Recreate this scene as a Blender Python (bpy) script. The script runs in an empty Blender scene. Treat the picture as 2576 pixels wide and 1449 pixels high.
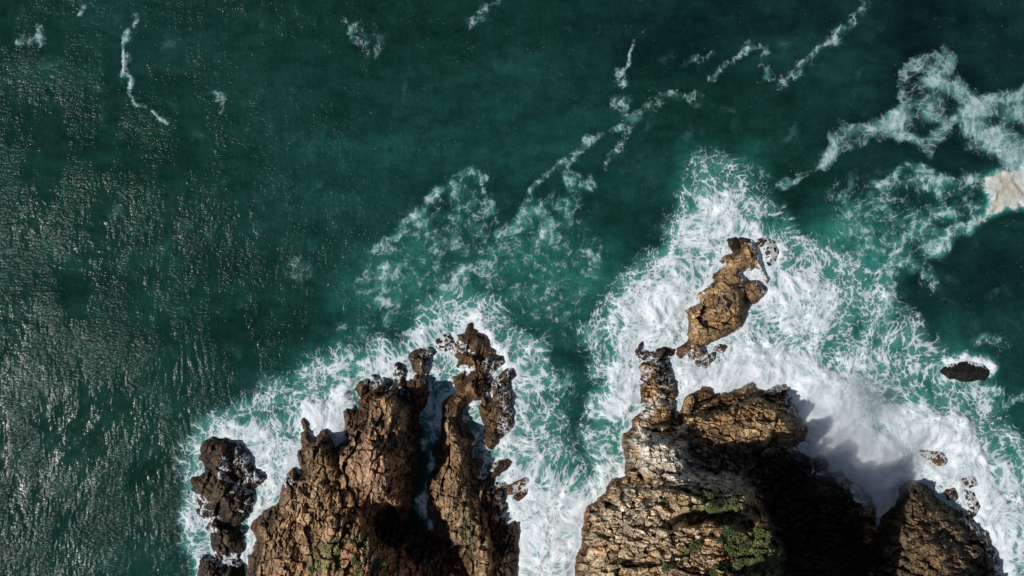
import bpy, math, numpy as np

# ------------------------------------------------------------------ camera, sky, sun, exposure
H = 120.0                                   # drone height over the sea
LENS = 28.0
S = bpy.context.scene
cam_d = bpy.data.cameras.new('camera'); cam = bpy.data.objects.new('camera', cam_d)
S.collection.objects.link(cam); cam.location = (0, 0, H)
cam_d.lens = LENS; cam_d.sensor_width = 36; cam_d.clip_end = 20000; cam_d.clip_start = 1
S.camera = cam
SUN_ELEV = math.radians(46)
SUN_DIR = np.array([-0.955, -0.296])        # where the sun stands, seen from above
SUN_DIR = SUN_DIR/np.linalg.norm(SUN_DIR)
sd = bpy.data.lights.new('sun', 'SUN'); sun = bpy.data.objects.new('sun', sd); S.collection.objects.link(sun)
sd.energy = 4.3; sd.angle = math.radians(0.5); sd.color = (1.0, 0.965, 0.915)
az = math.atan2(SUN_DIR[0], SUN_DIR[1])     # clockwise from +Y
sun.rotation_euler = (math.pi/2 - SUN_ELEV, 0, math.pi - az)
w = bpy.data.worlds.new('World'); S.world = w; w.use_nodes = True
wn = w.node_tree; wn.nodes.clear()
sky = wn.nodes.new('ShaderNodeTexSky'); sky.sky_type = 'NISHITA'; sky.sun_disc = False
sky.sun_elevation = SUN_ELEV; sky.sun_rotation = az
bg = wn.nodes.new('ShaderNodeBackground'); bg.inputs[1].default_value = 0.05
wo = wn.nodes.new('ShaderNodeOutputWorld')
wn.links.new(sky.outputs[0], bg.inputs[0]); wn.links.new(bg.outputs[0], wo.inputs[0])
S.view_settings.view_transform = 'Standard'; S.view_settings.look = 'None'
S.view_settings.exposure = 0.0; S.view_settings.gamma = 1.0
S.render.resolution_x = 1024; S.render.resolution_y = 576
S.cycles.max_bounces = 5; S.cycles.volume_bounces = 2

# ------------------------------------------------------------------ survey frames -> metres at sea level
K = 2*H*18/LENS/2576.0
REG = dict(M=(0, 0, .644), A=(700, 1200, 2.635), B=(1300, 1200, 2.635), C=(700, 1700, 2.635), D=(1300, 1700, 2.635),
           E=(2200, 850, 2.229), F=(2200, 1450, 1.811), G=(2700, 1450, 1.811), H=(3200, 1250, 1.449),
           I=(0, 0, 2.07), J=(0, 1200, 1.38), N=(3000, 100, 1.317), L=(1300, 550, 1.932))
def pts(text):
    """'A 1,2 3,4 B 5,6' -> array of metres"""
    out = []; r = REG['M']
    for t in text.split():
        if t in REG: r = REG[t]; continue
        a, b = t.split(','); u = (r[0]+float(a)/r[2])*.644; v = (r[1]+float(b)/r[2])*.644
        out.append(((u-1288)*K, (724.5-v)*K))
    return np.array(out)

# ------------------------------------------------------------------ numeric helpers
def h2(ix, iy, s):
    n = (ix.astype(np.int64)*374761393 + iy.astype(np.int64)*668265263 + int(s)*1442695041) & 0xffffffff
    n = ((n ^ (n >> 13))*1274126177) & 0xffffffff
    n = ((n ^ (n >> 15))*2246822519) & 0xffffffff
    return ((n ^ (n >> 16)) & 0xffffff)/float(0xffffff)
def noise(x, y, s=0):
    ix = np.floor(x); iy = np.floor(y); fx = x-ix; fy = y-iy
    u = fx*fx*fx*(fx*(fx*6-15)+10); v = fy*fy*fy*(fy*(fy*6-15)+10)
    def g(ox, oy):
        a = h2(ix+ox, iy+oy, s)*2*np.pi
        return np.cos(a)*(fx-ox)+np.sin(a)*(fy-oy)
    return 1.45*((g(0, 0)*(1-u)+g(1, 0)*u)*(1-v)+(g(0, 1)*(1-u)+g(1, 1)*u)*v)
def fbm(x, y, s=0, o=4, gain=.5):
    r = 0; a = 1; t = 0
    for i in range(o):
        r = r+a*noise(x*2**i+17.3*i, y*2**i-9.1*i, s+i); t += a; a *= gain
    return r/t*1.3
def worley(x, y, s=0, sq=.55):
    ix = np.floor(x); iy = np.floor(y)
    f1 = np.full(x.shape, 9.); f2 = f1.copy(); cx = np.zeros(x.shape); cy = cx.copy(); dx1 = cx.copy(); dy1 = cx.copy()
    for ox in (-1, 0, 1):
        for oy in (-1, 0, 1):
            jx = ix+ox; jy = iy+oy
            dx = jx+.12+.76*h2(jx, jy, s)-x; dy = jy+.12+.76*h2(jx, jy, s+7)-y
            d = sq*np.maximum(abs(dx), abs(dy))*1.15+(1-sq)*np.sqrt(dx*dx+dy*dy)
            n1 = d < f1
            f2 = np.where(n1, f1, np.minimum(f2, d)); f1 = np.where(n1, d, f1)
            cx = np.where(n1, jx, cx); cy = np.where(n1, jy, cy); dx1 = np.where(n1, dx, dx1); dy1 = np.where(n1, dy, dy1)
    return f1, f2, cx, cy, dx1, dy1
def sstep(a, b, x):
    t = np.clip((x-a)/(b-a), 0, 1); return t*t*(3-2*t)
def sdf(P, X, Y):
    """signed distance, positive inside"""
    d = np.full(X.shape, 1e9); ins = np.zeros(X.shape, bool); n = len(P)
    for i in range(n):
        ax, ay = P[i]; bx, by = P[(i+1) % n]; ex, ey = bx-ax, by-ay
        px, py = X-ax, Y-ay; L2 = ex*ex+ey*ey+1e-12
        t = np.clip((px*ex+py*ey)/L2, 0, 1)
        d = np.minimum(d, (px-t*ex)**2+(py-t*ey)**2)
        if ay != by:
            c = ((ay > Y) != (by > Y)) & (X < ex*(Y-ay)/(by-ay)+ax); ins ^= c
    d = np.sqrt(d); return np.where(ins, d, -d)
def pld(P, X, Y):
    d = np.full(X.shape, 1e9)
    for i in range(len(P)-1):
        ax, ay = P[i]; ex, ey = P[i+1]-P[i]; px, py = X-ax, Y-ay
        t = np.clip((px*ex+py*ey)/(ex*ex+ey*ey+1e-12), 0, 1)
        d = np.minimum(d, (px-t*ex)**2+(py-t*ey)**2)
    return np.sqrt(d)
def mesh_obj(name, co, faces, mat, attrs=None, parent=None, smooth=False):
    me = bpy.data.meshes.new(name); co = np.asarray(co, np.float32); faces = np.asarray(faces, np.int32)
    me.vertices.add(len(co)); me.vertices.foreach_set('co', co.ravel())
    k = faces.shape[1]; me.loops.add(faces.size); me.loops.foreach_set('vertex_index', faces.ravel())
    me.polygons.add(len(faces)); me.polygons.foreach_set('loop_start', np.arange(0, faces.size, k, dtype=np.int32))
    me.polygons.foreach_set('loop_total', np.full(len(faces), k, np.int32))
    me.polygons.foreach_set('use_smooth', np.full(len(faces), smooth))
    me.update(calc_edges=True)
    for an, v in (attrs or {}).items():
        v = np.asarray(v, np.float32)
        if v.ndim == 1: a = me.attributes.new(an, 'FLOAT', 'POINT'); a.data.foreach_set('value', v)
        else: a = me.attributes.new(an, 'FLOAT_VECTOR', 'POINT'); a.data.foreach_set('vector', v.ravel())
    me.materials.append(mat)
    o = bpy.data.objects.new(name, me); S.collection.objects.link(o)
    if parent: o.parent = parent
    return o
def tag(o, label=None, cat=None, group=None, kind=None):
    if label: o['label'] = label
    if cat: o['category'] = cat
    if group: o['group'] = group
    if kind: o['kind'] = kind
    return o
def compact(mask, quads, co, attrs):
    q = quads[mask]; used = np.unique(q); remap = np.zeros(len(co), np.int64); remap[used] = np.arange(len(used))
    return co[used], remap[q], {k: v[used] for k, v in attrs.items()}

# ------------------------------------------------------------------ material helpers
class NT:
    def __init__(s, name):
        s.m = bpy.data.materials.new(name); s.m.use_nodes = True; s.t = s.m.node_tree; s.t.nodes.clear()
    def n(s, typ, ins=None, **kw):
        d = s.t.nodes.new(typ)
        for k, v in kw.items(): setattr(d, k, v)
        for k, v in (ins or {}).items(): s.set(d, k, v)
        return d
    def set(s, d, k, v):
        i = d.inputs[k]
        if isinstance(v, bpy.types.NodeSocket): s.t.links.new(v, i)
        elif isinstance(v, bpy.types.Node): s.t.links.new(v.outputs[0], i)
        else: i.default_value = v
    def math(s, op, a, b=None, c=None, clamp=False):
        ins = {0: a}
        if b is not None: ins[1] = b
        if c is not None: ins[2] = c
        return s.n('ShaderNodeMath', ins, operation=op, use_clamp=clamp).outputs[0]
    def ramp(s, x, a, b, c=0., d=1.):
        return s.n('ShaderNodeMapRange', {0: x, 1: a, 2: b, 3: c, 4: d}, interpolation_type='SMOOTHSTEP').outputs[0]
    def attr(s, name): return s.n('ShaderNodeAttribute', attribute_name=name)
    def mix(s, f, a, b, bt='MIX'):
        d = s.n('ShaderNodeMix', data_type='RGBA', blend_type=bt)
        s.set(d, 0, f); s.set(d, 6, a); s.set(d, 7, b); return d.outputs[2]
    def vmul(s, v, k): return s.n('ShaderNodeVectorMath', {0: v, 1: k}, operation='MULTIPLY').outputs[0]
    def vadd(s, v, k): return s.n('ShaderNodeVectorMath', {0: v, 1: k}, operation='ADD').outputs[0]
    def noise(s, v, scale, det=3, rough=.55, dist=0., out='Fac', typ='FBM'):
        return s.n('ShaderNodeTexNoise', {'Vector': v, 'Scale': scale, 'Detail': det, 'Roughness': rough, 'Distortion': dist}).outputs[out]
    def voro(s, v, scale, feature='DISTANCE_TO_EDGE'):
        return s.n('ShaderNodeTexVoronoi', {'Vector': v, 'Scale': scale}, feature=feature).outputs[0]
    def warp(s, v, scale, amt):
        c = s.n('ShaderNodeTexNoise', {'Vector': v, 'Scale': scale, 'Detail': 2.}).outputs['Color']
        c = s.n('ShaderNodeVectorMath', {0: c, 1: (.5, .5, .5)}, operation='SUBTRACT').outputs[0]
        return s.vadd(v, s.vmul(c, (amt, amt, amt)))
    def out(s, sh):
        o = s.n('ShaderNodeOutputMaterial', {0: sh}); return s.m

def lace(m, flow):
    """torn foam lace: how foam-prone each spot is (0..1), high along the walls between bubbles of several sizes"""
    v = m.warp(flow, .35, 1.2); v = m.warp(v, 1.2, .34); v2 = m.warp(v, 3.2, .14)
    def g(x, wdt): return m.math('MULTIPLY', m.math('SUBTRACT', wdt, x), 1./wdt, clamp=True)
    a = g(m.voro(v2, .58), .34); b = g(m.voro(v2, 1.45), .36); c = g(m.voro(v2, 3.4), .42)
    t = m.math('MULTIPLY_ADD', a, .36, m.math('MULTIPLY', b, .42))
    t = m.math('MULTIPLY_ADD', c, .20, t)
    nf = m.noise(v, 1.3, 6, .70)
    t = m.math('MULTIPLY_ADD', m.math('SUBTRACT', nf, .5), .85, t)
    n = m.noise(v, .28, 5, .60)
    return m.math('ADD', t, .08), n, nf

def sea_material(name):
    m = NT(name)
    pos = m.n('ShaderNodeNewGeometry').outputs['Position']
    dens = m.attr('dens').outputs['Fac']; aer = m.attr('aer').outputs['Fac']
    flow = m.attr('flow').outputs['Vector']; tint = m.attr('tint').outputs['Fac']; deep = m.attr('deep').outputs['Fac']
    wcol = m.mix(deep, (.0045, .0270, .0195, 1), (.0025, .0110, .0140, 1))
    patch = m.noise(pos, .045, 3)
    wcol = m.mix(m.ramp(patch, .35, .7), wcol, (.0065, .034, .027, 1))
    wcol = m.mix(m.math('MULTIPLY', aer, .9, clamp=True), wcol, (.026, .185, .155, 1))
    F, n, nf = lace(m, flow)
    dn = m.math('ADD', dens, m.math('MULTIPLY', m.math('SUBTRACT', n, .5), 1.0))   # patchy density
    thr = m.math('SUBTRACT', .97, m.math('MULTIPLY', m.ramp(dn, -.25, 1.42, 0., 1.0), .80))
    ex = m.math('SUBTRACT', F, thr)
    crisp = m.math('MULTIPLY', m.ramp(ex, -.04, .19), m.ramp(ex, -.05, .55, .45, 1.0))
    crisp = m.math('MULTIPLY', crisp, m.ramp(dens, .02, .22))
    wcol = m.mix(m.math('MULTIPLY', m.ramp(dn, .08, .62), .82), wcol, (.085, .235, .215, 1))
    wcol = m.mix(m.math('MULTIPLY', m.ramp(dn, .45, 1.05), .85), wcol, (.31, .44, .45, 1))
    solid = m.ramp(m.math('ADD', dens, m.math('MULTIPLY', m.math('SUBTRACT', nf, .5), .9)), .88, 1.32)
    w_ = m.math('MAXIMUM', crisp, m.math('MULTIPLY', solid, .90))
    op = m.attr('op').outputs['Fac']
    w_ = m.math('MULTIPLY', w_, op)
    fk = m.math('MULTIPLY', m.ramp(m.noise(pos, 2.6, 2, .5), .69, .78), m.ramp(m.noise(pos, .16, 3), .42, .62))
    w_ = m.math('MULTIPLY_ADD', fk, .20, w_)
    mask = m.math('MULTIPLY', w_, 1., clamp=True)
    lc = w_
    fsh = m.mix(m.ramp(m.noise(flow, .55, 5, .65), .38, .64), (.50, .565, .61, 1), (.74, .78, .80, 1))  # soft blue-grey shading of the foam put into its colour
    fcol = m.mix(tint, fsh, (.43, .395, .30, 1))
    col = m.mix(mask, wcol, fcol)
    mot = m.ramp(m.noise(m.warp(m.vmul(pos, (.8, 1.2, 1)), .12, 3.), .40, 5, .7), .25, .75, .72, 1.32)
    band = m.ramp(m.noise(m.n('ShaderNodeMapping', {0: pos, 2: (0, 0, .9), 3: (.05, .16, 1)}).outputs[0], 1., 4, .6), .3, .7, .74, 1.22)
    mot = m.math('MULTIPLY', mot, band)  # mottled wave shading and diagonal swell bands painted into the water colour
    mot = m.math('ADD', m.math('MULTIPLY', m.math('SUBTRACT', mot, 1.), m.ramp(dens, .1, .5, 1., 0.)), 1.)
    wcol2 = m.mix(1., wcol, m.n('ShaderNodeCombineXYZ', {0: mot, 1: mot, 2: mot}).outputs[0], 'MULTIPLY')
    col = m.mix(mask, wcol2, fcol)
    # ripples
    r1 = m.n('ShaderNodeMapping', {0: pos, 2: (0, 0, .25), 3: (.66, 1.25, 1)}).outputs[0]
    r1 = m.warp(r1, .5, .7)
    n1 = m.noise(r1, 2.2, 3, .55); 
    r2 = m.n('ShaderNodeMapping', {0: pos, 2: (0, 0, -.35), 3: (1.1, .8, 1)}).outputs[0]
    n2 = m.noise(m.warp(r2, .7, .6), 1.5, 3, .5)
    hgt = m.math('ADD', m.math('MULTIPLY', n1, .15), m.math('MULTIPLY', n2, .035))
    gust = m.ramp(m.noise(m.vmul(pos, (1.9, .7, 1)), .10, 4, .66), .38, .60, .32, 1.12)
    calm = m.math('MULTIPLY', m.math('MULTIPLY', hgt, gust), m.ramp(dens, .1, .9, 1., .7))
    fh = m.math('MULTIPLY_ADD', mask, .02, m.math('MULTIPLY', lc, .05))
    hgt = m.math('ADD', calm, fh)
    bump = m.n('ShaderNodeBump', {'Strength': 1., 'Distance': 1., 'Height': hgt})
    rough = m.math('MULTIPLY_ADD', mask, .5, .145)
    p = m.n('ShaderNodeBsdfPrincipled', {'Base Color': col, 'Roughness': rough, 'IOR': 1.333, 'Normal': bump.outputs[0], 'Specular IOR Level': .115})
    return m.out(p.outputs[0])

def rock_material(name, bump_scale=1.):
    m = NT(name)
    pos = m.n('ShaderNodeNewGeometry').outputs['Position']
    colv = m.attr('colr').outputs['Vector']; wet = m.attr('wet').outputs['Fac']; wash = m.attr('wash').outputs['Fac']
    ax = m.attr('strata').outputs['Vector']
    sep = m.n('ShaderNodeVectorMath', {0: colv, 1: (1, 1, 1)}, operation='MULTIPLY').outputs[0]
    n1 = m.noise(pos, 1.3, 5, .65); n2 = m.noise(ax, 2.4, 5, .7)
    cr = m.ramp(m.voro(m.warp(ax, 1.5, .35), 2.9), 0., .06, .55, 1.)
    shade = m.math('MULTIPLY', m.ramp(n1, .28, .72, .55, 1.4), m.ramp(n2, .3, .7, .55, 1.4))
    shade = m.math('MULTIPLY', shade, m.math('MULTIPLY_ADD', cr, .6, .4))
    comb = m.n('ShaderNodeCombineXYZ', {0: shade, 1: shade, 2: shade}).outputs[0]
    c = m.n('ShaderNodeVectorMath', {0: sep, 1: comb}, operation='MULTIPLY').outputs[0]
    spot = m.ramp(m.noise(pos, .9, 4, .7), .56, .68)
    c = m.mix(m.math('MULTIPLY', spot, .16), c, (.30, .13, .065, 1), 'MIX')
    c = m.mix(m.math('MULTIPLY', wet, .95), c, m.mix(1., c, (.28, .23, .20, 1), 'MULTIPLY'))
    F, n, nf = lace(m, m.vmul(pos, (1, 1, .2)))
    dn = m.math('ADD', wash, m.math('MULTIPLY', m.math('SUBTRACT', n, .5), 1.0))
    mask = m.math('MULTIPLY_ADD', m.ramp(m.math('ADD', F, m.math('MULTIPLY', dn, .8)), 1.0, 1.22), .85, m.math('MULTIPLY', m.ramp(dn, .90, 1.25), .8), clamp=True)
    mask = m.math('MULTIPLY', mask, m.ramp(wash, .05, .3))
    c = m.mix(mask, c, (.66, .68, .70, 1))
    hh = m.math('ADD', m.math('MULTIPLY', n2, .16), m.math('MULTIPLY', n1, .14))
    hh = m.math('MULTIPLY_ADD', cr, .07, hh)
    bump = m.n('ShaderNodeBump', {'Strength': .9, 'Distance': bump_scale, 'Height': hh})
    rough = m.math('MULTIPLY_ADD', wet, -.42, .9)
    p = m.n('ShaderNodeBsdfPrincipled', {'Base Color': c, 'Roughness': rough, 'Normal': bump.outputs[0]})
    p.inputs['Specular IOR Level'].default_value = .35
    return m.out(p.outputs[0])

ROCK = rock_material('fractured_rock')
SEA = sea_material('sea_water'); FOAM = sea_material('sea_foam')

# ------------------------------------------------------------------ washes of foam lying over low rock
WASH = [  # text, width m, strength
    ('C 480,250 510,290 450,370 430,400', 1.0, .95), ('C 490,460 520,490', .6, .9), ('C 640,170 700,300 740,420 780,500', 2.3, .62),
    ('C 600,560 680,640 690,740', 1.9, .55), ('C 220,640 300,840 380,900', 1.5, .6), ('C 600,540 680,600', .8, .8),
    ('C 330,1000 400,960', .6, .8), ('C 260,1200 400,1290 600,1290', 1.2, .9), ('C 1060,460 1170,480', 1.4, .6),
    ('B 1250,380 1380,395', .5, .8), ('B 1300,450 1450,460', .4, .8), ('B 1660,560 1720,620 1700,740', 2.2, .60), ('B 1620,700 1610,900', .7, .85),
    ('B 1730,800 1810,860 1760,960 1810,1080 1760,1230 1830,1250', 1.4, .56), ('B 1100,350 1180,400 1050,470 1020,600', 2.2, .72),
    ('B 900,720 990,700 960,600', 1.5, .62), ('B 700,860 760,900', .7, .9), ('B 400,740 540,740 640,700 700,640', 1.8, .66),
    ('B 1330,640 1420,640', .8, 1.), ('D 1700,520 1740,660 1720,820', 1.5, .5), ('D 1690,460 1780,470', .7, .9), ('D 1900,560 2000,500', 1.2, .75),
    ('D 1480,100 1600,200 1700,250 1620,330', 1.1, .75), ('D 1540,400 1590,270', .9, .9),
    ('E 1570,500 1640,495 1730,520', 1.0, .85), ('E 1700,210 1800,280 1800,400 1780,520 1800,600', 2.4, .76), ('E 1330,450 1400,425 1360,380', .8, .6),
    ('E 1270,540 1210,640 1140,710 1110,790', 1.1, .6), ('E 1150,1220 1300,1210 1220,1280', 2.0, .74), ('E 1340,1130 1420,1130', 1.6, .62),
    ('E 1450,1050 1530,1000', 1.0, .6), ('E 720,1200 830,1240 900,1300 880,1449', 1.9, .60), ('E 660,1200 700,1330', 1.4, .55),
    ('F 560,250 640,210 590,330', 1.0, .8), ('F 700,130 690,210 760,240', 1.1, .8), ('F 600,0 560,80', 1., .5),
    ('G 540,100 680,130 720,220 740,280', 2.0, .66), ('G 600,60 700,70', 1.5, .8), ('G 720,560 740,580', .8, .8), ('G 820,680 860,700', .8, .8),
    ('G 900,715 940,718', .5, .9), ('G 1040,740 1100,800', .7, .7), ('G 1170,850 1220,920', 1.3, 1.), ('G 1320,1000 1320,1120', .6, .9),
    ('H 560,740 620,790 700,800', 2.6, .72), ('H 780,880 900,960 860,1060', 3.0, .70), ('H 680,960 800,1080 900,1150 960,1250 1040,1420', 1.5, .60),
    ('H 720,245 850,225 950,260', .7, .8),
]
WASH = [(pts(a), b, c) for a, b, c in WASH]

# ------------------------------------------------------------------ rocks as fractured terrain
ROCK_SHAPES = []          # every outline, used for the shore distance
def blocks(X, Y, ang, scale, stretch, amp, seed, sq=.6, crack=.35):
    ca, sa = math.cos(ang), math.sin(ang)
    wx = fbm(X/(scale*2.2), Y/(scale*2.2), seed+3, 2)*scale*.55; wy = fbm(X/(scale*2.2)+9, Y/(scale*2.2), seed+5, 2)*scale*.55
    u = ((X+wx)*ca+(Y+wy)*sa)/(scale*stretch); v = (-(X+wx)*sa+(Y+wy)*ca)/scale
    f1, f2, cx, cy, dx, dy = worley(u, v, seed, sq)
    r = h2(cx, cy, seed+11); r2 = h2(cx, cy, seed+12)-.5; r3 = h2(cx, cy, seed+13)-.5
    z = amp*((r-.5)*1.5+(r2*dx+r3*dy)*1.8)
    e = 1-sstep(0., .13, f2-f1)
    return z-e*amp*crack*2, r, e
PAL = dict(
    ochre=((.38, .25, .142), (.20, .127, .07)), red=((.33, .175, .10), (.27, .13, .075)), dark=((.105, .073, .043), (.055, .039, .025)),
    pale=((.50, .415, .30), (.33, .235, .135)), gold=((.49, .325, .165), (.285, .175, .083)), umber=((.235, .16, .09), (.13, .087, .05)))
def rock(name, outline, tiers, label, cat='rock', group=None, pal='ochre', ang=80, stretch=2.2, amp=1., seed=1, step=.125,
         base=1.6, bw=1.0, jag=.55, wetz=1.6, zones=(), dome=0., scales=(3.5, 1.4, .62), extra=None, grow=.12):
    P = pts(outline); ROCK_SHAPES.append(P)
    x0, y0 = P.min(0)-2.2; x1, y1 = P.max(0)+2.2
    xs = np.arange(x0, x1, step); ys = np.arange(max(y0, -46.), y1, step)
    if y0 < -46:
        ext = [-46.]; s_ = step
        while ext[-1] > y0: s_ = min(s_*1.06, .9); ext.append(ext[-1]-s_)
        ys = np.concatenate([np.array(ext[1:])[::-1], ys])
    X, Y = np.meshgrid(xs, ys)
    jx = fbm(X/2.3, Y/2.3, seed+40, 4, .6)*jag; jy = fbm(X/2.3+31, Y/2.3, seed+44, 4, .6)*jag
    d = sdf(P, X+jx, Y+jy)+grow
    a = math.radians(ang)
    b1, r1, e1 = blocks(X, Y, a, scales[0], stretch, .95*amp, seed, .5, .22)
    b2, r2, e2 = blocks(X, Y, a+.12, scales[1], stretch*.8, .60*amp, seed+100, .65, .42)
    b3, r3, e3 = blocks(X, Y, a-.1, scales[2], stretch*.7, .36*amp, seed+200, .65, .42)
    ca, sa = math.cos(a), math.sin(a)
    vv = (-(X)*sa+(Y)*ca)+.9*fbm(X/5, Y/5, seed+20, 3)+.25*fbm(X/1.2, Y/1.2, seed+22, 2)
    uu = (X*ca+Y*sa)
    s1 = (vv/1.55+r1*3.+uu*.04) % 1; s2 = (vv/.68+r2*3.) % 1
    saw = lambda q: np.where(q < .78, q/.78, (1-q)/.22)-.5
    rough_ = .50+.85*sstep(-.35, .45, fbm(X/8+3, Y/8, seed+33, 3))
    b3 = b3*rough_; b2 = b2*(.6+.5*rough_)
    bb = (b1+b2+b3)+amp*rough_*(.42*saw(s1)*(.4+.9*r2)+.24*saw(s2)*(.3+r3))
    z = base*(1-np.exp(-np.maximum(d, 0)/bw))*1.05+dome*np.sqrt(np.clip(d, 0, None))
    lev = np.zeros_like(z)
    for (txt, dz, wd) in tiers:
        dt = sdf(pts(txt), X+jx*1.6+r1*1.1-.55+(r2-.5)*.7, Y+jy*1.6+(r1*7 % 1)*1.1-.55)
        g = sstep(-.15*wd, wd, dt); z = z+dz*g; lev += g
    k = sstep(0, 1.4, d+b1*.4)
    z = z+bb*(.30+.70*k)
    z = np.where(d > 0, np.maximum(z, .20+.35*np.minimum(d, 1.5)+.10*bb), z)
    z = np.where(d < 0, np.minimum(z, .0)+d*1.1-.12+bb*.12, z-.05)
    z = np.maximum(z, -2.4)
    # colour of the stone; some zones carry painted sun and shade
    c0, c1 = [np.array(c) for c in PAL[pal]]
    t = np.clip(.5+.55*fbm(X/7, Y/7, seed+60, 3)+.5*(r2-.5)+.3*(r3-.5)+.3*(r1-.5), 0, 1)[..., None]
    col = c1+(c0-c1)*t
    red = (sstep(.15, .5, fbm(X/6+5, Y/6, seed+70, 4))*.55)[..., None]
    col = col*(1-red)+col*np.array([1.05, .84, .76])*red
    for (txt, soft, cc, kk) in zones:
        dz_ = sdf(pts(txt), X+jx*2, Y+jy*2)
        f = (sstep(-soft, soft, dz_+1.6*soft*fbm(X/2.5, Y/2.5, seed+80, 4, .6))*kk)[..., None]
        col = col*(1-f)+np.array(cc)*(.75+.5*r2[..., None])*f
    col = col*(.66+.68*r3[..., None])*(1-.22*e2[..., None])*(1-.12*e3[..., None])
    wet = (1-sstep(wetz*.45, wetz*1.5, z+.6*fbm(X/3, Y/3, seed+90, 3)*wetz))
    wash = np.zeros_like(z)
    for (Q, wd, st) in WASH:
        if Q[:, 0].max() < x0-4 or Q[:, 0].min() > x1+4 or Q[:, 1].max() < y0-4 or Q[:, 1].min() > y1+4: continue
        dd = pld(Q, X+jx, Y+jy); wash = np.maximum(wash, .70*st*(1-sstep(wd*.35, wd*1.35, dd)))
    wash = np.maximum(wash, .55*(1-sstep(-.2, .30, z)))**1.25
    # waterfilled hollows keep the wash level
    q = (H-z)/H
    co = np.stack([X*q, Y*q, z], -1).reshape(-1, 3)
    ca, sa = math.cos(a), math.sin(a)
    strata = np.stack([(X*ca+Y*sa)/stretch, -X*sa+Y*ca, z*.6], -1).reshape(-1, 3)
    ny, nx = X.shape; idx = np.arange(nx*ny).reshape(ny, nx)
    quads = np.stack([idx[:-1, :-1], idx[:-1, 1:], idx[1:, 1:], idx[1:, :-1]], -1).reshape(-1, 4)
    ds = d.ravel()[quads].max(1) > -1.6
    if extra is not None: extra.append((X, Y, z))
    attrs = dict(colr=col.reshape(-1, 3), wet=wet.ravel(), wash=wash.ravel(), strata=strata)
    co, quads, attrs = compact(ds, quads, co, attrs)
    o = mesh_obj(name, co, quads, ROCK, attrs)
    return tag(o, label, cat, group)

SURF = {}     # height samplers of the two big headlands
def sampler(key, rec):
    X, Y, Z = rec[0]; SURF[key] = (X[0], Y[:, 0], Z)
def zat(key, x, y):
    xs, ys, Z = SURF[key]; i = min(np.searchsorted(ys, y), len(ys)-1); j = min(np.searchsorted(xs, x), len(xs)-1)
    return float(Z[i, j])

LEFT = ('C 560,3200 640,1900 670,1480 700,1340 715,1290 700,1245 750,1210 770,1150 790,1100 775,1020 748,960 755,900 790,870 850,840 900,790 970,740 '
        '1030,680 1050,650 1045,600 1060,540 1080,470 1130,400 1180,360 1230,400 1270,400 1245,300 1220,250 1230,180 1265,120 1270,20 '
        'A 1275,1330 1280,1260 1268,1180 1290,1150 1312,1190 1300,1250 1310,1330 1380,1360 1430,1320 1490,1275 1520,1280 1560,1370 1600,1449 '
        'C 1615,150 1640,100 1700,60 1725,40 A 1730,1340 1722,1200 1690,1100 1690,1070 1760,1055 1810,1030 1830,1060 1870,1070 1835,1000 1860,960 1900,915 '
        'B 350,900 440,870 520,850 640,820 700,860 745,920 800,900 760,850 755,790 790,760 830,750 840,710 900,700 950,740 985,820 990,900 970,960 '
        '975,1020 930,1060 880,1100 880,1180 900,1250 880,1330 870,1449 D 870,120 860,250 865,350 850,450 835,560 815,680 800,800 830,900 900,960 '
        '990,1000 1060,1010 1150,1100 1250,1230 1290,1280 1400,1449 1500,1900 1700,3200')
rec = []
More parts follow.
